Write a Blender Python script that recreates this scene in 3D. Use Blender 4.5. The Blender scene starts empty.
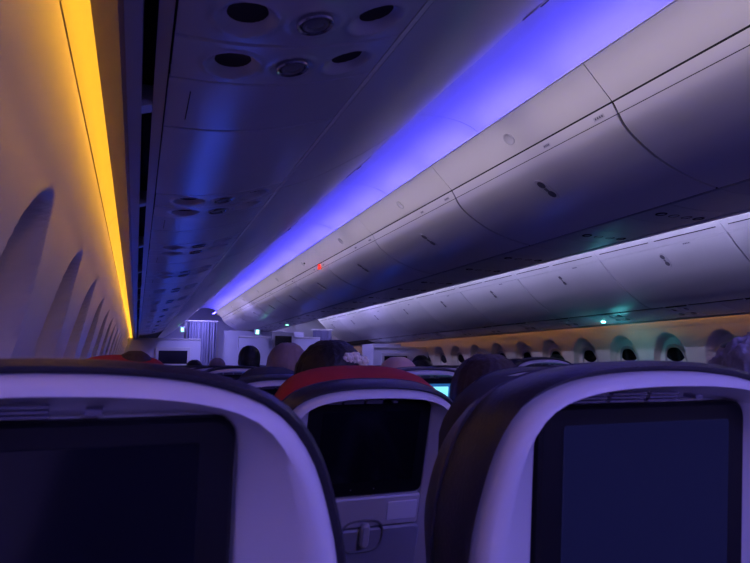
import bpy, bmesh, math, random
from mathutils import Vector, Matrix, noise
random.seed(7)
C = bpy.context.scene.collection
E = 1.20            # eye height above the floor
XM = 4.80           # mirror sum: right side x = XM - left side x
ORD = ['nearest','second nearest','third nearest','fourth nearest','fifth nearest','sixth nearest','seventh nearest','eighth nearest','ninth nearest','tenth nearest','eleventh nearest','twelfth nearest','thirteenth nearest','fourteenth nearest','fifteenth nearest','sixteenth nearest','seventeenth nearest','eighteenth nearest','nineteenth nearest','twentieth nearest']

# ------------------------------------------------------------ materials
def mat(name, col, rough=.5, metal=0, bump=0, bscale=400, var=0, emit=None, estr=0, coat=0, sheen=0, spec=.5, vscale=6, stretch=None):
    m = bpy.data.materials.new(name); m.use_nodes = True
    nt = m.node_tree; b = nt.nodes['Principled BSDF']
    b.inputs['Base Color'].default_value = (*col, 1); b.inputs['Roughness'].default_value = rough
    b.inputs['Metallic'].default_value = metal; b.inputs['Specular IOR Level'].default_value = spec
    if coat: b.inputs['Coat Weight'].default_value = coat
    if sheen: b.inputs['Sheen Weight'].default_value = sheen
    if emit: b.inputs['Emission Color'].default_value = (*emit, 1); b.inputs['Emission Strength'].default_value = estr
    tc = nt.nodes.new('ShaderNodeTexCoord')
    mp = nt.nodes.new('ShaderNodeMapping'); nt.links.new(tc.outputs['Object'], mp.inputs[0])
    if stretch: mp.inputs['Scale'].default_value = stretch
    if var:
        n = nt.nodes.new('ShaderNodeTexNoise'); n.inputs['Scale'].default_value = vscale; n.inputs['Detail'].default_value = 5
        nt.links.new(mp.outputs[0], n.inputs['Vector'])
        r = nt.nodes.new('ShaderNodeMapRange'); r.inputs['To Min'].default_value = 1-var; r.inputs['To Max'].default_value = 1+var
        nt.links.new(n.outputs['Fac'], r.inputs['Value'])
        mx = nt.nodes.new('ShaderNodeVectorMath'); mx.operation = 'SCALE'; mx.inputs[0].default_value = col
        nt.links.new(r.outputs[0], mx.inputs['Scale']); nt.links.new(mx.outputs[0], b.inputs['Base Color'])
    if bump:
        n = nt.nodes.new('ShaderNodeTexNoise'); n.inputs['Scale'].default_value = bscale; n.inputs['Detail'].default_value = 3
        nt.links.new(mp.outputs[0], n.inputs['Vector'])
        bp = nt.nodes.new('ShaderNodeBump'); bp.inputs['Strength'].default_value = bump; bp.inputs['Distance'].default_value = .002
        nt.links.new(n.outputs['Fac'], bp.inputs['Height']); nt.links.new(bp.outputs[0], b.inputs['Normal'])
    return m
def emis(name, col, s): return mat(name, (0,0,0), .6, emit=col, estr=s)

M = dict(
 shell = mat('shell_plastic', (.60,.58,.60), .38, bump=.15, bscale=900, var=.03),
 cup = mat('latch_cup_shade', (.13,.12,.15), .4),
 lens = mat('reading_light_bowl', (.05,.04,.045), .9, spec=.1),
 label = mat('label_white', (.80,.80,.82), .5),
 navy = mat('navy_fabric', (.030,.030,.058), .75, bump=.5, bscale=700, var=.15, vscale=30),
 leather = mat('navy_leather', (.024,.022,.034), .42, bump=.35, bscale=260, var=.12, vscale=12),
 red = mat('red_cloth', (.42,.016,.022), .8, bump=.5, bscale=600, var=.15, vscale=25),
 bezel = mat('bezel_black', (.006,.006,.009), .45, spec=.25),
 screen = mat('screen_glass', (.004,.004,.008), .08, emit=(.03,.035,.24), estr=.12, spec=.5),
 screen_off = mat('screen_dark_glass', (.004,.004,.008), .10),
 screen_lit = emis('lit_screen', (.02,.14,.45), .8),
 screen_blue = emis('blue_lit_screen', (.03,.09,1.0), 9),
 screen_lit2 = emis('lit_screen_text', (.22,.75,1), 1.3),
 grey = mat('grey_plastic', (.20,.20,.23), .45, bump=.1, var=.04),
 lgrey = mat('light_grey_plastic', (.50,.49,.53), .4, var=.03),
 tray = mat('tray_plastic', (.30,.30,.36), .42, var=.03),
 dark = mat('dark_gap', (.008,.008,.010), .8),
 mark = mat('printed_mark', (.10,.09,.13), .6),
 wall = mat('sidewall_liner', (.66,.62,.60), .45, bump=.12, bscale=500, var=.03),
 strip = mat('light_cover_liner', (.52,.50,.42), .4, var=.03),
 bin = mat('bin_panel', (.66,.64,.66), .33, bump=.06, bscale=300, var=.03, vscale=3),
 binlow = mat('bin_underside_panel', (.45,.45,.50), .35, bump=.12, bscale=40, var=.05, vscale=4),
 psu = mat('service_panel', (.55,.55,.62), .26, bump=.10, bscale=30, var=.05, vscale=5),
 ceil = mat('ceiling_liner', (.80,.80,.82), .5, bump=.05, bscale=200),
 rail = mat('rail_grey', (.40,.38,.42), .4, var=.05),
 chrome = mat('nozzle_metal', (.55,.55,.60), .22, metal=.9),
 floor = mat('cabin_carpet', (.035,.035,.06), .95, bump=.8, bscale=500, var=.3, vscale=80),
 metal = mat('seat_frame_metal', (.30,.30,.32), .35, metal=.8),
 divider = mat('divider_laminate', (.50,.50,.62), .45, var=.05, vscale=4),
 curtain = mat('curtain_cloth', (.24,.24,.36), .85, bump=.3, bscale=500, var=.1, vscale=20),
 glass = mat('dimmed_window_glass', (.004,.004,.006), .07),
 wframe = mat('window_reveal', (.40,.39,.42), .5),
 orange = emis('amber_lamp', (1.0,.46,.03), 17),
 orange2 = emis('dim_amber_lamp', (1.0,.42,.06), 11),
 blue = emis('blue_lamp', (.075,.060,1.0), 17),
 lav = emis('lavender_lamp', (.80,.66,1.0), 7),
 white = emis('warm_white_lamp', (.9,.72,1.0), .6),
 purple = emis('purple_lamp', (.36,.28,1.0), 14),
 green = emis('green_sign_lamp', (.25,1.0,.72), 5),
 teal = emis('teal_reading_lamp', (.2,1.0,.9), 25),
 redlamp = emis('red_lamp', (1.0,.03,.02), 2.0),
 skin = mat('skin_light', (.62,.38,.30), .5, var=.05, vscale=15),
 skind = mat('skin_brown', (.22,.12,.08), .5, var=.05, vscale=15),
 shirt = mat('shirt_cloth', (.10,.10,.14), .85, bump=.3, var=.1),
 shirt2 = mat('pale_shirt_cloth', (.40,.38,.42), .85, bump=.3, var=.1),
 hairb = mat('hair_black', (.012,.010,.010), .55, bump=.9, bscale=160, var=.3, vscale=50, stretch=(1,1,.25)),
 hairbr = mat('hair_brown', (.045,.028,.024), .6, bump=.9, bscale=160, var=.3, vscale=50, stretch=(1,1,.25)),
 hairgb = mat('hair_ash_blond', (.36,.24,.22), .6, bump=.9, bscale=130, var=.6, vscale=11, stretch=(1,1,.25)),
 hairg = mat('hair_grey', (.34,.32,.36), .8, bump=1, bscale=120, var=.4, vscale=60),
 flower = mat('cream_flower_cloth', (.88,.84,.62), .8, var=.15, vscale=60),
)

# ------------------------------------------------------------ mesh helpers
class MB:
    def __init__(s): s.v=[]; s.f=[]
    def add(s, vs, fs):
        o=len(s.v); s.v+= [tuple(v) for v in vs]; s.f += [tuple(i+o for i in f) for f in fs]
    def box(s, x0,x1,y0,y1,z0,z1, T=None, b=0):
        if b:
            # chamfered box through three nested rectangles
            xs=(x0,x1);ys=(y0,y1);zs=(z0,z1)
            rings=[]
            for (z,i) in ((z0,b),(z0+b,0),(z1-b,0),(z1,b)):
                rings.append([(x0+i+b,y0+i,z),(x1-i-b,y0+i,z),(x1-i,y0+i+b,z),(x1-i,y1-i-b,z),(x1-i-b,y1-i,z),(x0+i+b,y1-i,z),(x0+i,y1-i-b,z),(x0+i,y0+i+b,z)])
            if T: rings=[[T(p) for p in r] for r in rings]
            s.loft(rings, cap=True); return
        vs=[(x,y,z) for x in (x0,x1) for y in (y0,y1) for z in (z0,z1)]
        if T: vs=[T(p) for p in vs]
        s.add(vs,[(0,1,3,2),(4,6,7,5),(0,4,5,1),(2,3,7,6),(0,2,6,4),(1,5,7,3)])
    def loft(s, rings, cap=True, closed=True, cap0=None, cap1=None):
        n=len(rings[0]); vs=[p for r in rings for p in r]; fs=[]
        for i in range(len(rings)-1):
            for j in range(n if closed else n-1):
                a=i*n+j;b=i*n+(j+1)%n; fs.append((a,b,b+n,a+n))
        if (cap if cap0 is None else cap0): fs.append(tuple(range(n))[::-1])
        if (cap if cap1 is None else cap1): fs.append(tuple((len(rings)-1)*n+j for j in range(n)))
        s.add(vs,fs)
    def tube(s, pts, r, n=10, cap=True):
        rings=[]; P=[Vector(p) for p in pts]
        for i,p in enumerate(P):
            d=(P[min(i+1,len(P)-1)]-P[max(i-1,0)]).normalized()
            u=d.cross(Vector((0,0,1)));  u = d.cross(Vector((1,0,0))) if u.length<.1 else u
            u.normalize(); w=d.cross(u); rr=r[i] if isinstance(r,(list,tuple)) else r
            rings.append([p+rr*(math.cos(a)*u+math.sin(a)*w) for a in [2*math.pi*k/n for k in range(n)]])
        s.loft(rings,cap)
    def lathe(s, prof, M_, n=24, cap=True):
        # prof: (radius, height) along local z, placed by matrix M_
        s.loft([[M_@Vector((r*math.cos(2*math.pi*k/n), r*math.sin(2*math.pi*k/n), h)) for k in range(n)] for r,h in prof], cap)
    def ell(s, c, r, n=16, m=10, T=None):
        rings=[]
        for i in range(1,m):
            a=math.pi*i/m
            rings.append([(c[0]+r[0]*math.sin(a)*math.cos(2*math.pi*k/n), c[1]+r[1]*math.sin(a)*math.sin(2*math.pi*k/n), c[2]-r[2]*math.cos(a)) for k in range(n)])
        if T: rings=[[T(p) for p in q] for q in rings]
        s.loft(rings)
    def build(s, name, material, parent=None, smooth=True, ang=35, T=None):
        me=bpy.data.meshes.new(name); vs=s.v if T is None else [tuple(T(p)) for p in s.v]
        me.from_pydata(vs,[],s.f); 
        bm=bmesh.new(); bm.from_mesh(me); bmesh.ops.recalc_face_normals(bm, faces=bm.faces); bm.to_mesh(me); bm.free()
        if smooth:
            me.shade_smooth(); me.set_sharp_from_angle(angle=math.radians(ang))
        me.materials.append(material); me.update()
        o=bpy.data.objects.new(name,me); C.objects.link(o)
        if parent: o.parent=parent
        return o
def tag(o,label=None,cat=None,group=None,kind=None):
    if label: o['label']=label
    if cat: o['category']=cat
    if group: o['group']=group
    if kind: o['kind']=kind
    return o
def empty(name,loc=(0,0,0),rz=0):
    o=bpy.data.objects.new(name,None); C.objects.link(o); o.location=loc; o.rotation_euler=(0,0,rz); o.empty_display_size=.1; return o
def struct(o): o['kind']='structure'; return o
def copy_tree(o,parent=None):
    c=o.copy(); C.objects.link(c); c.parent=parent
    for ch in list(o.children): copy_tree(ch,c)
    return c
def spline(P,k=6):
    P=[Vector(p) for p in P]; out=[]
    for i in range(len(P)-1):
        p0=P[max(i-1,0)];p1=P[i];p2=P[i+1];p3=P[min(i+2,len(P)-1)]
        for j in range(k):
            t=j/k; out.append(.5*((2*p1)+(-p0+p2)*t+(2*p0-5*p1+4*p2-p3)*t*t+(-p0+3*p1-3*p2+p3)*t**3))
    out.append(P[-1]); return out
def normals2(P):
    out=[]
    for i in range(len(P)):
        d=(P[min(i+1,len(P)-1)]-P[max(i-1,0)]).normalized(); out.append(Vector((-d.y,d.x)))
    return out
def sheet(mb, prof, y0,y1, th, side=1, bev=.002):
    """profile (x,h) extruded along y as a panel th thick, growing to side of its normal; edges eased"""
    N=normals2(prof); inner=[p+side*th*n for p,n in zip(prof,N)]
    e=(bev if bev else 0)
    soft=[p+side*e*n for p,n in zip(prof,N)]
    def ring(outer,y): return [(p.x,y,p.y+E) for p in outer]+[(p.x,y,p.y+E) for p in reversed(inner)]
    mb.loft([ring(soft,y0),ring(prof,y0+e),ring(prof,y1-e),ring(soft,y1)],cap=True)
def extr(mb, poly, y0,y1):
    mb.loft([[(x,y0,h+E) for x,h in poly],[(x,y1,h+E) for x,h in poly]],cap=True)
def mirr(P): return [Vector((XM-p[0],p[1])) for p in P]
V2=lambda L:[Vector(p) for p in L]
Y0=-5.2; Y1=14.5

# ------------------------------------------------------------ shell of the cabin
fl=MB(); fl.box(-.45,XM+.45,Y0,Y1+.3,-.03,0); struct(fl.build('floor',M['floor'],smooth=False))

wallP=spline(V2([(-.36,-1.2),(-.385,-.8),(-.355,-.45),(-.318,-.2),(-.278,0),(-.236,.18),(-.19,.365),(-.155,.415),(-.113,.444)]),1)
def wall_x(h):
    P=[(-1.2,-.36),(-.8,-.385),(-.45,-.355),(-.2,-.318),(0,-.278),(.18,-.236),(.30,-.208),(.365,-.186),(.40,-.164),(.435,-.141),(.470,-.1175)]
    for i in range(len(P)-1):
        if h<=P[i+1][0]:
            # smooth interpolation (catmull)
            a=P[max(i-1,0)];b=P[i];c=P[i+1];d=P[min(i+2,len(P)-1)]
            t=(h-b[0])/(c[0]-b[0]); 
            m1=(c[1]-a[1])/max(c[0]-a[0],1e-6)*(c[0]-b[0]); m2=(d[1]-b[1])/max(d[0]-b[0],1e-6)*(c[0]-b[0])
            t2=t*t;t3=t2*t
            return (2*t3-3*t2+1)*b[1]+(t3-2*t2+t)*m1+(-2*t3+3*t2)*c[1]+(t3-t2)*m2
    return P[-1][1]
def sstep(a,b,x):
    if a>b: return 1-sstep(b,a,x)
    return _ss(a,b,x)
def _ss(a,b,x):
    t=max(0,min(1,(x-a)/(b-a))); return t*t*(3-2*t)
def recess(dy,h,top):
    hc=-.10; a=abs(dy)/.235; b=(h-hc)/((top-hc) if h>hc else .36)
    r=(a**2.1+abs(b)**2.0)**.5
    return (.050+.052*max(0,min(1,h/.33)))*(1-sstep(.91,1.0,r))+ .010*(1-sstep(.3,.95,r))
def side_wall(name,right,ycs,top):
    mb=MB(); hs=[]; h=-1.2
    while h<-.5: hs.append(h); h+=.1
    while h<.465: hs.append(h); h+=.0125
    hs.append(.470)
    ys=[]; y=Y0
    while y<Y1: ys.append(y); y+=.0135 if y>.6 and y<9 else .05
    ys.append(Y1); rings=[]
    j0=0
    for y in ys:
        ring=[]; near=min(ycs,key=lambda c:abs(c-y))
        for h in hs:
            d=recess(y-near,h,top) if h>-.5 else 0
            x=wall_x(h)-d; ring.append((XM-x if right else x,y,h+E))
        rings.append(ring)
    mb.loft(rings,cap=False,closed=False)
    return struct(mb.build(name,M['wall'],ang=50))
LW=[1.41+.75*i for i in range(-5,16)]
RW=[4.62+.625*i for i in range(-11,14)]
side_wall('wall_left',False,LW,.365); side_wall('wall_right',True,RW,.325)
def window(n,right,yc):
    root=empty('window_%d'%n,(0,yc,0)); root['kind']='structure'
    hc=-.05;hh=.235;ww=.125
    def pt(a,k,dx):
        # superellipse outline on the recessed wall
        ca,sa=math.cos(a),math.sin(a); y=k*ww*math.copysign(abs(ca)**.75,ca); h=hc+k*hh*math.copysign(abs(sa)**.75,sa)
        x=wall_x(h)-.062+dx; return (XM-x if right else x, y, h+E)
    A=[2*math.pi*i/40 for i in range(40)]
    mb=MB(); mb.loft([[pt(a,1.12,.0) for a in A],[pt(a,1.08,.008) for a in A],[pt(a,1.0,.006) for a in A],[pt(a,.96,-.02) for a in A]],cap=False)
    mb.build('window_frame',M['wframe'],root)
    mb=MB(); mb.loft([[pt(a,.97,-.006) for a in A],[pt(a,.97,-.012) for a in A]],cap=True)
    mb.build('glass_pane',M['glass'],root)
n=1
for y in LW:
    if .2<y<8: window(n,False,y); n+=1
for y in RW:
    if 2.7<y<12.9: window(n,True,y); n+=1

# amber light valence, wall top to service rail, on both sides
def both(f):
    for right in (False,True): f(right)
def valence(right):
    tr=(lambda L: mirr(L)) if right else V2; sd=-1 if right else 1
    P=tr([(-.1165,.476),(-.112,.500),(-.100,.522),(-.075,.538),(-.030,.545)])
    mb=MB(); y=Y0
    while y<Y1:
        e=min(y+1.5,Y1); sheet(mb,P,y+.0,e-.004,.006,sd,.001); y+=1.5
    o=struct(mb.build('trim_2' if right else 'trim_1',M['strip']))
    # dark lip with slot rail
    mb=MB()
    for poly in ([(-.0425,.430),(-.079,.466),(-.0765,.469),(-.036,.469),(-.036,.430)],):
        extr(mb,[tuple(p) for p in tr(poly)],Y0,Y1)
    struct(mb.build('trim_4' if right else 'trim_3',mat('lip_brown_r' if right else 'lip_brown',(.30,.24,.20),.5)))
    mb=MB()
    extr(mb,[tuple(p) for p in tr([(-.0355,.428),(-.0355,.475),(-.014,.475),(-.014,.431)])],Y0,Y1)
    extr(mb,[tuple(p) for p in tr([(.004,.440),(.004,.475),(.0225,.475),(.0225,.437)])],Y0,Y1)
    for yb in (-1.2,-.3,.35,1.035,1.705,2.335,3.0,3.65,4.3,5.0,5.65,6.3,7,7.7,8.4,9.1,9.8,10.5,11.2,12,12.7):
        extr(mb,[tuple(p) for p in tr([(-.0135,.431),(-.0135,.47),(.0035,.47),(.0035,.437)])],yb,yb+.035)
    struct(mb.build('trim_6' if right else 'trim_5',M['rail'],smooth=False))
    mb=MB(); extr(mb,[tuple(p) for p in tr([(-.034,.476),(-.034,.49),(.03,.49),(.03,.476)])],Y0,Y1)
    struct(mb.build('trim_8' if right else 'trim_7',M['dark'],smooth=False))
    mb=MB(); extr(mb,[tuple(p) for p in tr([(-.0755,.479),(-.0755,.487),(-.064,.487),(-.064,.479)])],Y0+.1,Y1-.1)
    tag(mb.build('valence_light_strip',M['orange2' if right else 'orange'],smooth=False),'amber light strip tucked behind the lip above the %s window wall'%('far right' if right else 'left'),'light strip')
both(valence)

# ------------------------------------------------------------ passenger service panels
psuP=spline(V2([(.025,.440),(.080,.442),(.135,.447),(.20,.458),(.26,.474),(.32,.495),(.357,.510)]),5)
def psu_unit(y,right,label,nxt=.78):
    root=empty('passenger_service_panel',(XM-.2 if right else .2,y,E+.46))
    off=Vector((-root.location.x,-root.location.y,-root.location.z))
    T=lambda p:(p[0]+off.x,p[1]+off.y,p[2]+off.z)
    tr=mirr if right else V2; sd=-1 if right else 1
    P=psuP if not right else [Vector((XM-p.x,p.y)) for p in psuP]
    # nozzle panel with dished wells: dense grid
    def pos(x): 
        for a,b in zip(psuP,psuP[1:]):
            if x<=b.x: return a.y+(b.y-a.y)*(x-a.x)/(b.x-a.x)
        return psuP[-1].y
    wells=[(.112,-.065,.040,.012,'l'),(.203,-.065,.033,.005,'g'),(.292,-.065,.038,.012,'l'),(.112,.065,.040,.012,'l'),(.203,.065,.033,.005,'g'),(.292,.065,.038,.012,'l')]
    nx=70; ny=54; mb=MB(); rows=[]
    for j in range(ny+1):
        v=-.125+.25*j/ny; row=[]
        for i in range(nx+1):
            x=.026+(.356-.026)*i/nx; h=pos(x)
            if abs(v)<.003: h+=.005
            for wx,wy,r,d,_ in wells:
                q=math.hypot(x-wx,v-wy)/r
                if q<1.25: h+= d*(1-sstep(.55,1.0,q)) - .0022*math.exp(-((q-1.06)/.08)**2)
            row.append((XM-x if right else x, y+v, h+E))
        rows.append(row)
    mb.loft(rows,cap=False,closed=False)
    # skirts
    mb.loft([rows[0],[(a,b,c+.02) for a,b,c in rows[0]]],cap=False,closed=False)
    mb.loft([rows[-1],[(a,b,c+.02) for a,b,c in rows[-1]]],cap=False,closed=False)
    mb.build('nozzle_panel',M['psu'],root,T=T)
    for wx,wy,r,d,k in wells:
        h=pos(wx); X=XM-wx if right else wx
        sl=math.atan2(pos(wx+.02)-pos(wx-.02),.04)*(-1 if not right else 1)
        Mx=Matrix.Translation((X,y+wy,h+E))@Matrix.Rotation(sl,4,'Y')
        if k=='g':
            g=MB(); g.lathe([(.0255,.006),(.0265,-.002),(.0245,-.0045),(.0215,-.002),(.0205,.003)],Mx,cap=False); g.build('air_vent_ring',M['chrome'],root,T=T)
            g=MB(); g.lathe([(.0195,.004),(.0180,-.003),(.0150,-.0045),(.012,-.001),(.006,-.003),(.001,-.0035)],Mx); g.build('air_vent_nozzle',M['grey'],root,T=T)
        else:
            g=MB(); g.lathe([(.0375,.0125),(.034,.0095),(.024,.0105),(.012,.0085),(.001,.0095)],Mx); g.build('reading_light',M['lens'],root,T=T)
    # plain mask and blank panels ahead of the nozzles
    for a,b in ((.128,.335),(.338,nxt-.128)):
        s=MB(); sheet(s,P,y+a+.0015,y+b-.0015,.006,sd,.0015); s.build('mask_door' if a<.2 else 'blank_panel',M['psu'],root,T=T)
    s=MB(); s.tube([(XM-.06 if right else .06,y+.17,pos(.06)+E-.0005),(XM-.06 if right else .06,y+.29,pos(.06)+E-.0005)],.0008,6); s.build('door_catch',M['dark'],root,T=T)
    tag(root,label,'service panel','service panels under the %s bins'%('far right' if right else 'left'))
    return root
PSY=[-.10,.80,1.74,2.44,3.14]+[3.86+.72*i for i in range(12)]
base_r=None
k=0
for y in PSY:
    if k==0: lab='dark blue service panel overhead, its wells only partly inside the top edge'
    pl=[None,'service panel with three dished wells and two metal vent rings at the top left of the view'][1] if k==1 else None
    lab='dark blue service panel under the left bins, %s to the viewer'%ORD[k]
    if y<0: continue
    r=psu_unit(y,False,lab,(PSY+[14])[PSY.index(y)+1]-y); k+=1
    if k>=12: break
# on the right only rows seen at a distance: copies of one unit
proto=psu_unit(3.2,True,'grey blue service panel under the far right bins, nearest to the viewer'); 
for i in range(1,11):
    c=copy_tree(proto); c.location.y=3.2+.78*i; c['label']='grey blue service panel under the far right bins, %s to the viewer'%ORD[i]
# backing above the service panels
mb=MB(); extr(mb,[(.024,.462),(.14,.468),(.27,.495),(.370,.535),(.37,.56),(.024,.56)],Y0,Y1); struct(mb.build('trim_9',M['dark'],smooth=False))
mb=MB(); extr(mb,[(XM-a,b) for a,b in [(.024,.462),(.14,.468),(.27,.495),(.370,.535),(.37,.56),(.024,.56)]],Y0,Y1); struct(mb.build('trim_10',M['dark'],smooth=False))

mb=MB(); sheet(mb,V2([(.3585,.5105),(.372,.5185)]),Y0,Y1,.006,1,.001); struct(mb.build('trim_11',M['bin']))
# ------------------------------------------------------------ overhead bins
doorS=spline(V2([(.374,.520),(.47,.560),(.60,.640),(.70,.712),(.78,.782),(.86,.858),(.935,.936)]),5)
topS=spline(V2([(.9365,.938),(.975,.976),(1.012,1.016)]),3)
JO=[-4.65,-3.38,-2.11,-.84,.43,1.70,2.97,4.24,5.51,6.78,8.05,9.32,10.59,11.86,13.13,14.40]
def latch(mb_root,pt,nrm,y,T,name='latch'):
    # recessed double cup with a lever: pt (x,h), nrm (x,h) pointing out of the door
    n=Vector((nrm.x,0,nrm.y)).normalized(); t=Vector((0,1,0)); u=n.cross(t)
    R=Matrix((( t.x,u.x,n.x,0),(t.y,u.y,n.y,0),(t.z,u.z,n.z,0),(0,0,0,1)))
    Mx=Matrix.Translation((pt.x,y,pt.y+E))@R
    g=MB(); A=[2*math.pi*i/32 for i in range(32)]
    ring=lambda k,h:[Mx@Vector((k*.030*math.copysign(abs(math.cos(a))**.8,math.cos(a)),k*.070*math.copysign(abs(math.sin(a))**.8,math.sin(a)),h)) for a in A]
    g.loft([ring(1.08,-.001),ring(1.05,.0025),ring(.95,.003),ring(.88,.0005),ring(.80,.0003)],cap=True)
    g.build(name,M['bin'],mb_root,T=T)
    o=bpy.context.scene.collection.objects[-1] if False else mb_root.children[-1] if len(mb_root.children) else None
    g=MB()
    for sy in (-.036,.036):
        g.loft([[Mx@Vector((.019*math.cos(a),sy+.023*math.sin(a),h)) for a in A] for h in (.0,.0015)],cap=True)
    g.build('latch_cup',M['cup'],mb_root,T=T)
    g=MB(); g.box(-.008,.008,-.012,.012,.0,.006,T=lambda p:Mx@Vector(p),b=.002); g.build('latch_button',M['grey'],mb_root,T=T)
def offs(root):
    l=root.location.copy(); return lambda p:(p[0]-l.x,p[1]-l.y,p[2]-l.z)
def placard(root,T,pt,nrm,y,w=.035):
    n=Vector((nrm.x,0,nrm.y)).normalized(); t=Vector((0,1,0)); u=n.cross(t)
    R=Matrix((( t.x,u.x,n.x,0),(t.y,u.y,n.y,0),(t.z,u.z,n.z,0),(0,0,0,1)))
    Mx=Matrix.Translation((pt.x,y,pt.y+E))@R
    g=MB(); g.box(-w,w,-.008,.008,0,.0012,T=lambda p:Mx@Vector(p)); g.build('row_placard',M['lgrey'],root,T=T,smooth=False)
    g=MB()
    for k in range(4): g.box(-w*.8+k*w*.42,-w*.8+k*w*.42+w*.26,-.004,.004,.0012,.0016,T=lambda p:Mx@Vector(p))
    g.build('row_marking',M['mark'],root,T=T,smooth=False)
def side_bin(y0,y1,right,label):
    root=empty('overhead_bin',(XM-.6 if right else .6,(y0+y1)/2,E+.5)); T=offs(root); sd=-1 if right else 1
    mp=(lambda P:[Vector((XM-p.x,p.y)) for p in P]) if right else (lambda P:P)
    D=mp(doorS); S=mp(topS); s=MB(); sheet(s,D,y0+.004,y1-.004,.010,sd,.003); s.build('door',M['bin'],root,T=T)
    s=MB(); sheet(s,S,y0+.001,y1-.001,.008,sd,.001); s.build('cove_panel',M['bin'],root,T=T)
    body=[(.385,.545),(.60,.668),(.80,.82),(.93,.95),(1.0,1.022),(1.0,1.030),(.0,1.03),(-.02,.57),(.372,.57)]
    s=MB(); extr(s,[tuple(p) for p in mp(V2(body))],y0+.0005,y1-.0005); s.build('housing',M['dark'],root,T=T,smooth=False)
    # vent slots on the cove panel, two per bin
    s=MB(); ym=(y0+y1)/2
    for a,b in (((y0+.05,ym-.03),(ym+.03,y1-.05)) if right else ()):
        q=[Vector((.9795,.9812)),Vector((.9835,.9852))]; q=mp(q); sheet(s,q,a,b,.003,-sd,0)
    if right: s.build('vent_slot',M['dark'],root,T=T,smooth=False)
    i=24; Pn=normals2(doorS)[i]; p=doorS[i]-Pn*.001
    n=-Pn
    if right: p=Vector((XM-p.x,p.y)); n=Vector((-n.x,n.y))
    latch(root,p,n,ym,T)
    p=doorS[-2]; n=-normals2(doorS)[-2]
    if right: p=Vector((XM-p.x,p.y)); n=Vector((-n.x,n.y))
    placard(root,T,p,n,ym-.28)
    tag(root,label,'overhead bin','overhead bins along the %s wall'%('far right' if right else 'left'))
    return root
k=0
for i in range(4,15):
    side_bin(JO[i],JO[i+1],False,'blue shaded overhead bin above the left seats, %s to the viewer'%ORD[k]); k+=1
proto=side_bin(JO[5],JO[6],True,'pale lavender overhead bin along the far right side, nearest to the viewer')
for k,i in enumerate(range(6,14)):
    c=copy_tree(proto); c.location.y+=1.27*(i-5); c['label']='pale lavender overhead bin along the far right side, %s to the viewer'%ORD[k+1]
c=copy_tree(proto); c.location.y-=1.27; c['label']='lavender overhead bin along the right side, mostly beyond the right edge of the view'

upC=spline(V2([(1.520,1.130),(1.560,1.090),(1.605,1.045),(1.647,1.003)]),3)
stC=V2([(1.651,.997),(1.664,.975),(1.674,.958)])
drC=spline(V2([(1.675,.955),(1.700,.915),(1.745,.875),(1.800,.838),(1.870,.800),(1.960,.765),(2.060,.738),(2.176,.716)]),4)
def center_bin(y0,y1,label):
    root=empty('overhead_bin',(2.4,(y0+y1)/2,E+.7)); T=offs(root); ym=(y0+y1)/2
    for right in (False,True):
        mp=(lambda P:[Vector((XM-p.x,p.y)) for p in P]) if right else (lambda P:P); sd=-1 if right else 1
        s=MB(); sheet(s,mp(upC),y0+.0015,y1-.0015,.010,sd,.001); s.build('upper_panel',M['bin'],root,T=T)
        s=MB(); sheet(s,mp(stC),y0+.004,y1-.004,.012,sd,.0015); sheet(s,mp(drC),y0+.006,y1-.006,.012,sd,.0015); s.build('door',M['bin'],root,T=T)
        i=12; P=mp(drC); n=-normals2(drC)[i]; n=Vector((-n.x,n.y)) if right else n
        latch(root,P[i],n,ym-.03,T)
        n=-normals2(stC)[1]; n=Vector((-n.x,n.y)) if right else n
        placard(root,T,mp(stC)[1],n,y0+.09,.028); placard(root,T,mp(stC)[1],n,y0+.42,.022)
        # round speaker in the upper panel
        p=mp(upC)[5]; n=-normals2(upC)[5]; n=Vector((-n.x,n.y)) if right else n
        nn=Vector((n.x,0,n.y)).normalized(); q=nn.to_track_quat('Z','Y').to_matrix().to_4x4(); Mx=Matrix.Translation((p.x,y0+.60,p.y+E))@q
        g=MB(); g.lathe([(.032,-.001),(.032,.003),(.027,.004),(.022,.001),(.001,.0005)],Mx); g.build('round_sensor_cover',M['lgrey'],root,T=T)
    body=[(1.54,1.118),(1.66,.990),(1.70,.94),(1.80,.858),(1.96,.788),(2.18,.740),(2.62,.740),(2.84,.788),(3.0,.858),(3.1,.94),(3.14,.99),(3.26,1.118),(3.26,1.140),(1.54,1.140)]
    s=MB(); extr(s,body,y0+.0005,y1-.0005); s.build('housing',M['dark'],root,T=T,smooth=False)
    s=MB(); extr(s,[(1.525,1.141),(3.275,1.141),(3.275,1.146),(1.525,1.146)],y0,y1); s.build('top_shelf',M['ceil'],root,T=T,smooth=False)
    # underside service panels
    s=MB(); P=spline(V2([(2.200,.7155),(2.27,.709),(2.4,.706),(2.53,.709),(2.600,.7155)]),3)
    L=(y1-y0)/5
    for j in range(5): sheet(s,P,y0+j*L+.002,y0+(j+1)*L-.002,.008,1,.001)
    s.build('underside_panel',M['binlow'],root,T=T)
    s=MB()
    for yy in (y0+L*1.5,y0+L*3.5):
        for x in (2.28,2.36,2.44,2.52):
            s.lathe([(.027,.006),(.027,-.002),(.021,-.004),(.018,.002),(.001,.002)],Matrix.Translation((x,yy,E+.709)))
    s.build('reading_light_cluster',M['dark'],root,T=T)
    tag(root,label,'overhead bin','overhead bins hanging over the centre seats'); return root
proto=center_bin(JO[4],JO[5],'grey centre overhead bin at the upper right corner, nearest to the viewer')
for k,i in enumerate(range(5,14)):
    c=copy_tree(proto); c.location.y+=1.27*(i-4); c['label']='grey centre overhead bin over the middle seats, %s to the viewer'%ORD[k+1]
c=copy_tree(proto); c.location.y-=1.27; c['label']='grey centre overhead bin beside and behind the viewer, outside the view'
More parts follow.
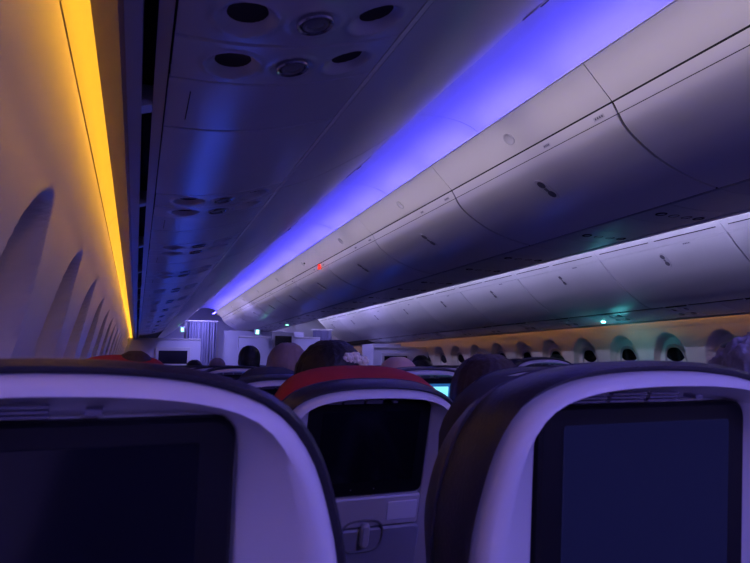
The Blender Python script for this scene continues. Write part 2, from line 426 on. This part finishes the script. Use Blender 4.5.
# red call light and dark sensor on the centre bin
n=-normals2(stC)[1]
g=MB(); g.ell((1.650,5.70,E+.982),(.012,.030,.014)); g.box(1.640,1.662,5.68,5.72,E+.945,E+.972,b=.003)
tag(g.build('red_call_light',M['redlamp']),'small red light on the seam of the centre overhead bin','call light')
g=MB(); g.ell((1.590,6.05,E+1.058),(.008,.018,.012)); tag(g.build('smoke_sensor',M['dark']),'small dark sensor dot on the centre bin beside the red light','sensor')

# ------------------------------------------------------------ ceiling and cove lamps
ceilP=spline(V2([(.99,1.032),(.99,1.10),(1.08,1.18),(1.20,1.25),(1.35,1.285),(1.50,1.285),(1.62,1.25),(1.69,1.19),(1.71,1.148)]),4)
mb=MB()
for i in range(len(JO)-1):
    for right in (False,True):
        P=[Vector((XM-p.x,p.y)) for p in ceilP] if right else ceilP
        a=JO[i]-.32; sheet(mb,P,a+.0015,a+1.27-.0015,.006,-1 if not right else 1,.0008)
sheet(mb,[Vector((1.70,1.16)),Vector((3.10,1.16))],Y0,Y1,.02,1,0)
struct(mb.build('ceiling',M['ceil']))
mb=MB()
for right in (False,True):
    for i in range(len(JO)-1):
        a=JO[i]-.32
        if a>13: continue
        x0,x1=(1.552,1.596); 
        if right: x0,x1=XM-x1,XM-x0
        for j in range(2):
            mb.box(x0,x1,a+.04+j*.63,a+.60+j*.63,E+1.148,E+1.155)
    if not right:
        tag(mb.build('cove_light_strip',M['blue'],smooth=False),'blue violet light strip on the centre bins washing the left aisle ceiling','light strip'); mb=MB()
tag(mb.build('cove_light_strip',M['purple'],smooth=False),'violet light strip on the centre bins washing the right aisle ceiling','light strip')
mb=MB(); mb.box(.992,1.000,Y0+.1,Y1-.1,E+1.033,E+1.052)
tag(mb.build('cove_light_strip',M['white'],smooth=False),'whitish light strip on top of the left overhead bins','light strip')
mb=MB(); mb.box(3.245,3.262,Y0+.1,Y1-.1,E+1.149,E+1.172)
tag(mb.build('cove_light_strip',M['lav'],smooth=False),'pale lavender light strip lighting the far right bins','light strip')

# ------------------------------------------------------------ seats
L_=.787; PIV=.42
def frame(theta):
    st,ct=math.sin(theta),math.cos(theta)
    return lambda p:(p[0], (L_+p[2])*-st + p[1]*ct, PIV+(L_+p[2])*ct + p[1]*st)
HALF=[(0,-.009),(.05,-.0105),(.1,-.0165),(.14,-.029),(.165,-.046),(.185,-.076),(.199,-.118),(.207,-.16),(.213,-.25),(.212,-.36),(.208,-.46),(.203,-.56),(.190,-.60),(.16,-.612),(0,-.615)]
def star(half,ctr,n=96):
    hp=spline([(a,b) for a,b in half],6); poly=[(p.x,p.y) for p in hp]+[(-p.x,p.y) for p in reversed(hp[1:-1])]
    out=[]
    for k in range(n):
        a=2*math.pi*(k+.0001)/n; dx,dz=math.sin(a),math.cos(a); best=None
        for i in range(len(poly)):
            x1,z1=poly[i][0],poly[i][1]-ctr; x2,z2=poly[(i+1)%len(poly)][0],poly[(i+1)%len(poly)][1]-ctr
            den=dx*(z2-z1)-dz*(x2-x1)
            if abs(den)<1e-12: continue
            t=(x1*(z2-z1)-z1*(x2-x1))/den; u=(x1*dz-z1*dx)/den
            if t>0 and -1e-6<=u<=1+1e-6: best=t if best is None else max(best,t)
        out.append((dx,dz,best or .2))
    return out
CT=-.20
OUT=star(HALF,CT)
def rect_half(w,t,b,r):
    P=[(0,t)]; 
    for k in range(5): a=math.pi/2*(1-k/4); P.append((w-r+r*math.cos(a),t-r+r*math.sin(a)))
    for k in range(5): a=-math.pi/2*k/4; P.append((w-r+r*math.cos(a),b+r+r*math.sin(a)))
    P.append((0,b)); return P
def star_poly(P,ctr,n=96):
    poly=P+[(-x,z) for x,z in reversed(P[1:-1])]; out=[]
    for k in range(n):
        a=2*math.pi*(k+.0001)/n; dx,dz=math.sin(a),math.cos(a); best=None
        for i in range(len(poly)):
            x1,z1=poly[i][0],poly[i][1]-ctr; x2,z2=poly[(i+1)%len(poly)][0],poly[(i+1)%len(poly)][1]-ctr
            den=dx*(z2-z1)-dz*(x2-x1)
            if abs(den)<1e-12: continue
            t=(x1*(z2-z1)-z1*(x2-x1))/den; u=(x1*dz-z1*dx)/den
            if t>0 and -1e-6<=u<=1+1e-6: best=t if best is None else max(best,t)
        out.append((dx,dz,best or .2))
    return out
OPEN=star_poly(rect_half(.132,-.040,-.585,.022),CT)
def rr(S,off,y): return [(dx*(r+off),y,CT+dz*(r+off)) for dx,dz,r in S]
def rb(S1,S2,t,y,off=0): return [(a[0]*(a[2]*(1-t)+b[2]*t+off),y,CT+a[1]*(a[2]*(1-t)+b[2]*t+off)) for a,b in zip(S1,S2)]
def rounded(mb,w,t,b,r,y0,y1,F,bev=.002,cx=0):
    P=rect_half(w,t,b,r); poly=P+[(-x,z) for x,z in reversed(P[1:-1])]; c=(t+b)/2
    def ring(k,y): return [F((cx+x*(1-k/w),y,c+(z-c)*(1-k/abs(t-c)))) for x,z in poly]
    mb.loft([ring(0,y1),ring(0,y0+bev),ring(bev,y0)],cap=True)
def make_seat(theta,headrest=None,hr_up=0,scr='screen_off',lean=0):
    root=empty('airline_seat'); F=frame(theta); T=F
    # white plastic back shell with a raised rim round a sunken face
    mb=MB(); mb.loft([rr(OUT,-.004,.035),rr(OUT,0,.01),rr(OUT,0,-.030),rr(OUT,-.0035,-.038),rr(OUT,-.009,-.0415),rb(OUT,OPEN,.12,-.0425,-.008),rb(OUT,OPEN,.36,-.036),rb(OUT,OPEN,.55,-.026),rb(OUT,OPEN,.78,-.013),rb(OUT,OPEN,.95,-.005),rr(OPEN,.001,-.003),rr(OPEN,.0,.004)],cap0=True,cap1=True)
    sh=mb.build('back_shell',M['shell'],root,T=F,ang=60)
    # printed notice strip above the display (too small to read)
    for x0,x1 in ((-.185,-.135),(-.125,-.084),(-.078,-.034),(-.028,.010)):
        if x0<-.13: continue
        g=MB()
        for k in range(3):
            z=-.0285-.0035*k; y=-.0295+.0033*k*.6
            g.box(x0*.9,x1*.9,y-.0045,y+.002,z-.0008,z+.0008)
        g.build('printed_notice',M['mark'],sh,T=F,smooth=False)
    g=MB(); g.box(.030,.040,-.034,-.02,-.0345,-.031); g.build('printed_symbol',M['mark'],sh,T=F,smooth=False)
    # display
    g=MB(); rounded(g,.130,-.043,-.243,.014,-.010,.004,F,.003); bz=g.build('display_bezel',M['bezel'],root)
    g=MB(); rounded(g,.105,-.060,-.212,.003,-.0112,-.009,F,.0005); sc=g.build('display_screen',M['screen_off' if scr=='screen_blue' else scr],bz)
    g=MB()
    for x in (-.03,.02): g.lathe([(.0012,0),(.0010,.0008),(.0002,.0009)],Matrix.Translation(F((x,-.0115,-.228)))@Matrix.Rotation(math.radians(90)+theta,4,'X'),8)
    g.build('display_indicator',M['lgrey'],bz)
    if scr=='screen_blue':
        g=MB(); rounded(g,.098,-.118,-.208,.003,-.0122,-.011,F,.0003); g.build('screen_window',M['screen_blue'],bz)
    if scr=='screen_lit':
        g=MB(); rounded(g,.040,-.070,-.108,.002,-.0122,-.011,F,.0003,cx=.055); g.build('screen_window',M['screen_lit2'],bz); g=MB(); rounded(g,.040,-.072,-.106,.002,-.0122,-.011,F,.0003,cx=-.035); g.build('screen_window',M['screen_lit2'],bz)
    # console below the display, with a framed label and latch pocket
    g=MB(); rounded(g,.128,-.246,-.312,.005,-.016,.004,F,.003); co=g.build('console_panel',M['shell'],root)
    g=MB(); rounded(g,.034,-.258,-.299,.003,-.018,-.015,F,.001,cx=.088); g.build('framed_label',M['label'],co)
    g=MB(); A=[2*math.pi*i/28 for i in range(28)]
    def pk(k,y): return [F((.004+k*.046*math.copysign(abs(math.cos(a))**.6,math.cos(a)),y,-.330+k*.036*math.copysign(abs(math.sin(a))**.75,math.sin(a)))) for a in A]
    g.loft([pk(1.03,-.010),pk(1.03,-.019),pk(.97,-.020),pk(.90,-.013),pk(.8,-.0125)],cap=True); lp=g.build('latch_pocket',M['grey'],root)
    g=MB(); rounded(g,.0095,-.300,-.352,.008,-.029,-.013,F,.004,cx=.008); g.build('tray_latch',M['lgrey'],lp)
    # folded tray table
    g=MB(); rounded(g,.136,-.316,-.585,.016,-.016,.004,F,.004); g.build('tray_table',M['tray'],root)
    # cushion
    cu='leather'
    mb=MB(); 
    def cr(off,y,dz=0,k=1): return [(x*k*(1-.10*sstep(-.11,-.26,z)*min(1,max(0,y+.02)/.09)),yy,z+dz*(1 if z>-.2 else 0)) for x,yy,z in rr(OUT,off,y)]
    mb.loft([cr(.0005,-.022),cr(.006,-.030),cr(.0095,-.022),cr(.010,.0,-.002),cr(.009,.03,-.006),cr(.002,.07,-.015,.985),cr(-.010,.11,-.026,.955),cr(-.030,.14,-.034,.93),cr(-.055,.155,-.04,.90),cr(-.10,.160,-.04,.86)],cap0=False,cap1=True)
    mb.build('backrest',M[cu],root,T=F,ang=70)
    # piping seam line round the side of the cushion
    pts=[F(p) for p in cr(.0085,.035,-.007)]+[F(cr(.0085,.035,-.007)[0])]
    g=MB(); g.tube(pts[-28:-1]+pts[:28],.0022,6,cap=True); g.build('cushion_piping',M['navy'],root)
    # headrest pad
    hm='red' if headrest=='red' else 'navy'; u=hr_up
    g=MB(); rings=[]
    W=.125 if headrest!='red' else .168
    Pp=rect_half(W,-.036+u,-.27+u,.075)
    if headrest=='red':
        Pp=[(a*1.0,b+u-.030) for a,b in HALF[:8]]+[(.198,-.22+u),(.18,-.26+u),(0,-.27+u)]; Pp=[(p.x,p.y) for p in spline(Pp,3)]; W=.20
    else: Pp=[(x, z-(.012*(x/W)**2 if z>-.1+u else 0)) for x,z in Pp]
    S=Pp+[(-x,z) for x,z in reversed(Pp[1:-1])]
    y0=.028 if headrest=='red' else .09
    for k,y in ((.022,y0),(.004,y0+.012),(0,y0+.035),(0,y0+.085),(.008,y0+.12),(.03,y0+.135)):
        rings.append([(x*(1-k/W),y,(-.13+u)+(z-(-.13+u))*(1-k/.13)) for x,z in S])
    
    if headrest=='red' and hr_up<.05: rings=[[(x+.012,y,z) for x,y,z in r] for r in rings]
    g.loft(rings,cap=True); g.build('headrest_cover' if headrest=='red' else 'headrest',M[hm],root,T=F,ang=60)
    # lower structure
    g=MB(); g.box(-.205,.205,.10,.60,.33,.45,b=.03); g.build('seat_cushion',M['leather'],root)
    g=MB(); g.box(-.19,.19,.04,.58,.29,.33,b=.006); g.build('seat_pan',M['metal'],root)
    g=MB(); rounded(g,.190,-.62,-.84,.03,-.01,.03,F,.004); g.build('literature_pocket',M['navy'],root)
    for sx in (-1,1):
        g=MB(); g.box(sx*.231-.018,sx*.231+.018,.06,.52,.585,.625,b=.010); g.box(sx*.231-.012,sx*.231+.012,.05,.12,.34,.60,b=.004)
        g.build('armrest',M['grey'],root)
        g=MB(); g.tube([(sx*.15,.10,.0),(sx*.15,.14,.30)],.016); g.tube([(sx*.15,.50,.0),(sx*.15,.46,.30)],.016); g.box(sx*.15-.02,sx*.15+.02,.05,.55,0,.015)
        g.build('leg',M['metal'],root)
    return root
TH0=math.radians(6); TH=math.radians(18)
YN=.463+L_*math.sin(TH0)
XA,XB,XC=-.055,.440,.945
s=make_seat(TH0,scr='screen_off'); s.location=(XA-.004,YN,.003)
tag(s,'large near window seat at the lower left with dark mirrored screen and printed notice','airline seat','near row seats')
s=make_seat(TH0,scr='screen'); s.location=(XB+.032,YN,.003)
tag(s,'large near seat at the lower right with faint blue screen','airline seat','near row seats')
plain_near=make_seat(TH0,scr='screen_off'); plain_near.location=(XC+.035,YN,0)
tag(plain_near,'near aisle seat beyond the right edge, in front of the grey haired passenger','airline seat','near row seats')
YR=1.135+L_*math.sin(TH); P=.78
redseat=make_seat(TH,'red',.029); redseat.location=(XB+.008,YR,0)
tag(redseat,'seat with red headrest cover and black screen between the two near seats','airline seat','window block seats with red covers')
red2=make_seat(TH,'red',.075); red2.location=(XA,YR+2*P-.08,0)
tag(red2,'distant window seat with raised red headrest under the amber light strip','airline seat','window block seats with red covers')
plain=make_seat(TH,scr='screen_blue'); plain.location=(XB,YR+P,0)
lit=make_seat(math.radians(10),scr='screen_lit'); lit.location=(XC,YR+P-.10,0)
tag(lit,'aisle seat with lit pale blue screen beside the bald passenger','airline seat','seats with lit screens')
c=copy_tree(lit); c.location=(4.36,YR+P*5,0); tag(c,'lit teal screen seat hidden low beside the right windows','airline seat','seats with lit screens')
c=copy_tree(lit); c.location=(1.915,YR+2*P-.27,.045); tag(c,'centre block seat whose pale rim rises just above the right near seat','airline seat','seats with lit screens')
blue_p=make_seat(math.radians(9),scr='screen_blue'); up_p=make_seat(math.radians(9)); used=set()
def put(x,row,lab):
    src=plain if row<2 and x==XB else (blue_p if x in (XB,XA) or (x==2.40 and row%2) else up_p)
    o=src if src.name not in used else copy_tree(src); used.add(src.name)
    o.location=(x,YR+P*row,0); tag(o,lab,'airline seat','plain blue seats further forward'); return o
names={XA:'window column of the left block',XB:'middle column of the left block',XC:'aisle column of the left block',1.895:'left column of the centre block',2.40:'middle column of the centre block',2.905:'right column of the centre block',3.855:'aisle column of the right block',4.36:'middle column of the right block',4.855:'window column of the right block'}
for row in range(0,12):
    for x in (XA,XB,XC,1.895,2.40,2.905,3.855,4.36,4.855):
        if x==XB and row==0: continue
        if x==XA and row==2: continue
        if x==XC and row==1: continue
        if x==1.895 and row==2: continue
        if x==4.36 and row==5: continue
        if x==XA and row<2: continue
        if x==1.895 and row<1: continue
        if x==2.40 and row<2: continue
        if x>2.8 and row<3: continue
        if x>3.5 and row<4: continue
        if x>3.5 and row>10: continue
        put(x,row,'navy seat with pale rim, row %s ahead, in the %s'%(['one','two','three','four','five','six','seven','eight','nine','ten','eleven','twelve'][row],names[x]))

# ------------------------------------------------------------ passengers
def remesh(name,mb,material,vox,parent=None,smooth=6):
    me=bpy.data.meshes.new(name); me.from_pydata(mb.v,[],mb.f); bm=bmesh.new(); bm.from_mesh(me); bmesh.ops.recalc_face_normals(bm,faces=bm.faces); bm.to_mesh(me); bm.free()
    o=bpy.data.objects.new(name,me); C.objects.link(o)
    r=o.modifiers.new('r','REMESH'); r.mode='VOXEL'; r.voxel_size=vox
    sm=o.modifiers.new('s','SMOOTH'); sm.factor=.5; sm.iterations=smooth
    dg=bpy.context.evaluated_depsgraph_get(); dg.update(); ev=bpy.data.meshes.new_from_object(o.evaluated_get(dg))
    o.modifiers.clear(); o.data=ev; ev.shade_smooth(); ev.materials.clear(); ev.materials.append(material)
    if parent: o.parent=parent
    return o
HC=Vector((0,-.24,.70))
SQ=lambda c,k=.70:(lambda p:(p[0],c+(p[1]-c)*k,p[2]))      # head centre above the hip
def person_meshes():
    b=MB(); z=HC.z; y=HC.y
    b.ell((0,y,z+.015),(.076,.094,.098)); b.ell((0,y+.030,z-.045),(.058,.066,.066)); b.ell((0,y+.070,z-.085),(.026,.024,.022))   # skull, face, chin
    b.tube([(0,y+.086,z+.015),(0,y+.106,z-.018),(0,y+.100,z-.026)],[.009,.013,.011]); b.tube([(-.020,y+.090,z-.053),(.020,y+.090,z-.053)],.008)   # nose, lips
    for s_ in (-1,1):
        b.ell((s_*.079,y-.002,z-.005),(.010,.020,.032)); b.ell((s_*.030,y+.082,z+.012),(.014,.010,.010))
    b.tube([(0,y-.015,z-.05),(0,y-.03,z-.17)],[.055,.062])
    lean=lambda q:(q[0],q[1]*.72-.24*min(1,max(0,(q[2]-.03)/.62)),q[2])
    t_=MB(); t_.tube([(0,0,z-.15),(0,0,.36),(0,0,.20),(0,0,.07)],[.08,.145,.135,.145]); t_.ell((0,0,.45),(.185,.11,.09)); b.add([lean(q) for q in t_.v],t_.f)
    for s_ in (-1,1):
        b.tube([(s_*.175,-.17,.47),(s_*.205,-.08,.34),(s_*.20,.0,.22)],[.055,.046,.040]); b.tube([(s_*.20,.0,.22),(s_*.16,.18,.18),(s_*.12,.29,.165)],[.040,.033,.026])
        b.ell((s_*.105,.335,.16),(.038,.048,.015))
        for k in range(4): b.tube([(s_*(.075+.019*k),.37,.162),(s_*(.072+.020*k),.40+.006*(1.5-abs(k-1.5)),.158),(s_*(.070+.020*k),.425+.010*(1.5-abs(k-1.5)),.146)],[.0095,.009,.0075],8)
        b.tube([(s_*.070,.325,.160),(s_*.045,.350,.152),(s_*.040,.372,.145)],[.012,.010,.008],8)
        b.tube([(s_*.09,.03,.07),(s_*.11,.25,.09),(s_*.12,.45,.07)],[.085,.072,.058]); b.tube([(s_*.12,.45,.07),(s_*.12,.50,-.18),(s_*.12,.49,-.37)],[.056,.050,.038])
        b.ell((s_*.12,.545,-.405),(.042,.11,.035))
    t_=MB(); t_.tube([(0,0,z-.19),(0,0,.36),(0,0,.20),(0,0,.07)],[.085,.155,.145,.155]); t_.ell((0,0,.455),(.195,.12,.095)); cl=MB(); cl.add([lean(q) for q in t_.v],t_.f)
    for s_ in (-1,1): cl.tube([(s_*.175,-.17,.47),(s_*.208,-.08,.34),(s_*.20,.0,.22)],[.065,.056,.050])
    tr=MB(); tr.ell((0,.0,.07),(.165,.125,.10))
    for s_ in (-1,1): tr.tube([(s_*.085,.0,.07),(s_*.11,.25,.09),(s_*.12,.45,.07)],[.095,.082,.067]); tr.tube([(s_*.12,.45,.07),(s_*.12,.50,-.18),(s_*.12,.49,-.34)],[.066,.060,.052])
    sh=MB()
    for s_ in (-1,1): sh.ell((s_*.12,.548,-.405),(.050,.122,.044)); sh.tube([(s_*.12,.50,-.40),(s_*.12,.49,-.35)],.046)
    return b,cl,tr,sh
BODY={}
def person(loc,hair,label,group=None,skin='skin',shirt='shirt',scale=1.0,tilt=0,bald=False,style='short'):
    root=empty('person',loc,tilt); root.scale=(scale,)*3
    key=(skin,shirt)
    if key not in BODY:
        b,cl,tr,sh=person_meshes(); BODY[key]=(remesh('body',b,M[skin],.0065,root), remesh('shirt',cl,M[shirt],.011,root), remesh('trousers',tr,M['navy'],.011,root), remesh('shoes',sh,M['leather'],.009,root))
    else:
        for o in BODY[key]:
            c=o.copy(); C.objects.link(c); c.parent=root
    if not bald:
        h=MB(); z,y=HC.z,HC.y
        if style=='short': h.ell((0,y-.012,z+.030),(.086,.100,.098)); h.ell((0,y-.045,z-.02),(.078,.066,.075))
        elif style=='full': h.ell((0,y-.014,z+.028),(.096,.108,.108)); h.ell((0,y-.035,z-.04),(.094,.085,.11))
        elif style=='bun': h.ell((0,y-.014,z+.028),(.094,.106,.102)); h.ell((0,y-.05,z-.03),(.086,.07,.09)); h.ell((.0,y-.02,z+.10),(.045,.045,.035))
        elif style=='fluffy':
            h.ell((0,y-.014,z+.025),(.105,.115,.110)); random.seed(5)
            for k in range(70):
                a=random.uniform(0,6.28); e=random.uniform(-.5,1.4); r=.016+.012*random.random()
                h.ell((.100*math.cos(a)*math.cos(e),y-.02+.108*math.sin(a)*math.cos(e),z+.02+.108*math.sin(e)),(r,r,r),8,6)
        o=remesh('hair',h,M[hair],.006 if style!='fluffy' else .005,root,3 if style!='fluffy' else 1)
        # strands: fine procedural relief pushed along the head
        me=o.data
        for v in me.vertices:
            p=v.co; d=(p-Vector((0,y,z))).normalized(); a=math.atan2(p.x,p.y-y)
            k=noise.noise(Vector((a*9,p.z*6,1)))*.004+noise.noise(Vector((p.x*160,p.y*160,p.z*50)))*(.0025 if style!='fluffy' else .006)
            if d.y<.55: v.co=p+d*k
            else: v.co=p-d*.02*sstep(.55,.8,d.y)*(1 if p.z<z+.06 else .2)
    tag(root,label,'person',group); return root
def head_at(X,Y,top,**k):   # place so that the crown of the hair reaches height top
    s=k.get('scale',1); return (X, Y-HC.y*s, E+top-(HC.z+.125)*s)
def P_(X,Y,top,hair,label,**k): return person(head_at(X,Y,top,**k),hair,label,**k)
p=P_(.440,1.42,.054,'hairb','dark haired passenger with cream flower hair clip, above the red headrest in the middle',style='full',scale=.95)
g=MB(); random.seed(3)
for cx,cz in ((.018,.108),(.036,.110),(.056,.100)):
    for k in range(6):
        a=k*math.pi/3; g.ell((cx+.009*math.cos(a),HC.y-.102,HC.z+cz-.02+.009*math.sin(a)),(.007,.008,.007),8,6)
    g.ell((cx,HC.y-.106,HC.z+cz-.02),(.008,.008,.008),8,6)
g.build('flower_hair_clip',M['flower'],p,T=lambda q:(q[0],q[1]+.002,q[2]-.004))['label']='cream flower hair clip'
P_(.868,1.40,.022,'hairbr','passenger with large dark brown head just left of the right near seat',style='full',scale=1.04)
P_(.895,2.04,.048,'hairbr','bald passenger with pinkish crown right of the red headrest',bald=True,scale=1.1)
P_(1.07,.76,.042,'hairg','passenger with fluffy grey hair at the right edge of the view',style='fluffy',scale=1.0)
P_(.80,3.40,.118,'hairgb','passenger with ash blond streaked hair, left of the flower clip head',style='full',scale=1.25)
P_(.835,4.85,.155,'hairb','passenger with round black hair standing out against the pale divider',style='short',skin='skind')
P_(XA,2.74,.060,'hairbr','dark haired passenger above the distant red headrest on the far left',style='short',tilt=.2)
P_(.55,6.4,.055,'hairb','passenger with arched dark hair in front of the curtain corner',style='short')
P_(.86,7.1,.075,'hairgb','brown haired small passenger seen below the curtain',style='full',shirt='shirt2')
for i,(X,Y,t,hr,st,lab) in enumerate([
 (1.915,3.95,.030,'hairb','full','dark haired passenger directly above the lit blue screen'),
 (2.42,5.0,.090,'hairb','short','small dark head just left of the far windows, above the centre seats'),
 (2.93,5.95,.05,'hairgb','full','ash haired passenger beside the dark head above the lit screen'),
 (2.93,4.70,.10,'hairbr','short','dark head peeking over the large brown head'),
 (3.86,5.15,.045,'hairb','short','dark head at the foot of the windows left of the right near seat'),
 (4.36,5.55,.11,'hairb','full','passenger in a window seat reaching up to the window rim, dark hair'),
 (2.38,7.6,.07,'hairb','short','dark head in front of the right aisle divider'),
 (4.85,6.6,.09,'hairgb','short','passenger lit in orange and blue in front of a window')]):
    P_(X,Y,t,hr,lab,style=st)

# ------------------------------------------------------------ forward dividers, monuments, curtains
def box_part(root,name,m,x0,x1,y0,y1,h0,h1,b=.004):
    T=offs(root); g=MB(); g.box(x0,x1,y0,y1,E+h0,E+h1,b=b); return g.build(name,m,root,T=T)
mb=MB(); mb.box(-.45,XM+.45,Y1+.12,Y1+.2,0,E+1.4); struct(mb.build('wall_front',M['divider'],smooth=False))
mb=MB(); mb.box(-.45,XM+.45,Y0-.1,Y0,0,E+1.4); struct(mb.build('wall_back',M['divider'],smooth=False))
YD=10.75
def divider(x0,x1,top,yd,scrs,label,name='cabin_divider'):
    r=empty(name,((x0+x1)/2,yd,0))
    box_part(r,'panel',M['divider'],x0,x1,yd,yd+.04,-E,top)
    box_part(r,'top_rail',M['lgrey'],x0,x1,yd-.012,yd+.052,top,top+.03)
    for a,b,c,d in scrs:
        box_part(r,'screen_frame',M['lgrey'],a-.05,b+.05,yd-.04,yd-.001,c-.06,d+.06,b=.008)
        box_part(r,'screen',M['screen_off'],a,b,yd-.046,yd-.039,c,d,b=.002)
    return tag(r,label,'divider')
divider(-.15,1.02,.42,YD,[(.34,.80,.02,.24)],'pale cabin divider with framed dark screen, in front of the left seats')
divider(1.66,3.15,.48,YD,[(2.30,2.60,.30,.52)],'pale blue divider panel with dark screen under the centre bins')
divider(3.95,5.05,.30,10.1,[(4.15,4.60,.02,.16)],'white divider with dark screen ahead of the right seats')
# monument wall between the curtain and the centre bins
r=empty('galley_monument',(2.4,12.6,0)); box_part(r,'wall_panel',M['divider'],1.50,3.30,12.5,13.2,-E,.695)
box_part(r,'corner_post',M['lgrey'],1.48,1.52,12.44,12.495,-E,.695); tag(r,'pale blue galley wall under the far end of the centre bins','galley')
r=empty('galley_monument',(.3,12.8,0)); box_part(r,'wall_panel',M['divider'],-.25,.86,12.6,13.2,-E,.42); box_part(r,'door_frame',M['lgrey'],.87,.91,12.56,12.62,-E,.84); tag(r,'pale galley wall left of the curtain','galley')
# bulkhead column beside the right screens
r=empty('lavatory_wall',(4.5,11,0)); box_part(r,'wall_panel',M['divider'],4.15,4.72,10.6,11.2,-E,.40); box_part(r,'door_edge',M['lgrey'],4.13,4.16,10.58,10.62,-E,.40); tag(r,'lavender lavatory wall ahead of the right block','wall unit')
def curtain(x0,x1,y,h0,h1,label):
    r=empty('curtain',((x0+x1)/2,y,0)); T=offs(r); g=MB(); top=[];rings=[]
    n=90
    for hh in (h1,(h0+h1)/2,h0):
        rings.append([(x0+(x1-x0)*i/n, y+.035*math.sin(i*.75)+.012*math.sin(i*1.9), hh+E) for i in range(n+1)]+[(x0+(x1-x0)*i/n, y+.006+.035*math.sin(i*.75)+.012*math.sin(i*1.9), hh+E) for i in range(n,-1,-1)])
    g.loft(rings); g.build('curtain_cloth',M['curtain'],r,T=T)
    g=MB(); g.tube([(x0-.03,y,h1+E+.02),(x1+.03,y,h1+E+.02)],.014); g.build('curtain_rail',M['lgrey'],r,T=T)
    return tag(r,label,'curtain')
curtain(.90,1.46,12.3,-E+.02,.84,'grey blue pleated curtain closing the left aisle')
curtain(3.45,3.85,12.3,-E+.02,.72,'lavender pleated curtain high in the right aisle')
# lit signs
def sign(x,y,h,label,w=.05):
    r=empty('lit_sign',(x,y,E+h)); T=offs(r)
    box_part(r,'sign_box',M['lgrey'],x-w,x+w,y,y+.05,h-.05,h+.06)
    box_part(r,'sign_face',M['green'],x-w*.45,x+w*.45,y-.006,y-.001,h-.030,h+.035,b=.001)
    return tag(r,label,'sign')
sign(.78,11.9,.66,'small green lit sign beside the curtain, left of the aisle',.045)
sign(1.93,YD-.3,.565,'small greenish lit sign low under the centre bins, the left of the pair',.05)
sign(2.45,YD-.3,.725,'small greenish lit sign beneath the centre bins, the upper right of the pair',.05)
# teal reading lamp on the right service panels
g=MB(); g.lathe([(.020,.004),(.019,-.003),(.015,-.006),(.001,-.007)],Matrix.Translation((4.61,5.05,E+.452)))
tag(g.build('reading_lamp',M['teal']),'lit teal reading lamp under the far right bins','reading lamp')
l=bpy.data.lights.new('reading_lamp_glow','POINT'); l.energy=1.2; l.color=(.10,.75,.85); l.shadow_soft_size=.09
o=bpy.data.objects.new('reading_lamp_glow',l); C.objects.link(o); o.location=(4.60,4.95,E+.23)

# ------------------------------------------------------------ lamps inside the coves, added fill lights behind the viewer and far forward
def area(name,loc,aim,sx,sy,w,col,spread=180):
    l=bpy.data.lights.new(name,'AREA'); l.shape='RECTANGLE'; l.size=sx; l.size_y=sy; l.energy=w; l.color=col; l.spread=math.radians(spread)
    o=bpy.data.objects.new(name,l); C.objects.link(o); o.location=loc
    d=(Vector(aim)-Vector(loc)).normalized(); o.rotation_euler=d.to_track_quat('-Z','Y').to_euler(); return o
def cove(name,x,h,tx,th,w,col,spread):
    n=8; L=(Y1-Y0)/n
    for i in range(n):
        y=Y0+L*(i+.5); o=area(name,(x,y,E+h),(tx,y,E+th),.012,L*.98,w*L,col,spread)
        # local y of the lamp runs along the cabin
        d=Vector((tx-x,0,th-h)).normalized(); z=-d; yy=Vector((0,1,0)); xx=yy.cross(z)
        o.rotation_euler=Matrix((xx,yy,z)).transposed().to_euler()
cove('left_bin_cove_lamp',1.004,1.045,1.58,1.035,.50,(1.0,.84,.94),40)
cove('centre_bin_cove_lamp',3.272,1.140,3.82,.995,4.6,(.56,.55,1.0),56)
for y in (-1.2,-3.0):
    for x in (.2,1.35,2.4,3.4,4.5):
        h=.42 if x in (.2,4.5) else (1.26 if x in (1.35,3.4) else .69)
        area('aft_fill_light',(x,y,E+h),(x,y+.8,0),.25,.25,7 if h<1 else 26,(.26,.21,1.0),170)  # unseen fill lights, added to brighten the near seat backs

for x,y,h,w in ((1.07,11.8,1.09,18),(1.07,9.8,1.09,22),(3.4,11.5,1.2,10),(3.4,9.8,1.25,14),(1.07,13.3,1.09,10)):
    area('forward_fill_light',(x,y,E+h-.02),(x+.15,y+(.6 if y<12.5 else .2),0),.10,.3,w,(.34,.30,1.0),170)  # added fill, kept out of view, to lift the far dividers

# ------------------------------------------------------------ world and camera
w=bpy.data.worlds.new('World'); bpy.context.scene.world=w; w.use_nodes=True
w.node_tree.nodes['Background'].inputs[0].default_value=(.010,.009,.03,1); w.node_tree.nodes['Background'].inputs[1].default_value=.3
cam=bpy.data.cameras.new('Camera'); co=bpy.data.objects.new('Camera',cam); C.objects.link(co); bpy.context.scene.camera=co
cam.lens=28.8; cam.sensor_width=36; cam.clip_start=.02
pitch=math.radians(7.9228); yaw=math.radians(21.5308)
co.location=(0,0,E); co.rotation_euler=(math.pi/2+pitch,0,-yaw)
cam.dof.use_dof=True; cam.dof.focus_distance=3.0; cam.dof.aperture_fstop=14
sc=bpy.context.scene; sc.view_settings.view_transform='Standard'; sc.view_settings.look='None'; sc.view_settings.gamma=1; sc.view_settings.exposure=0
sc.view_settings.use_curve_mapping=False
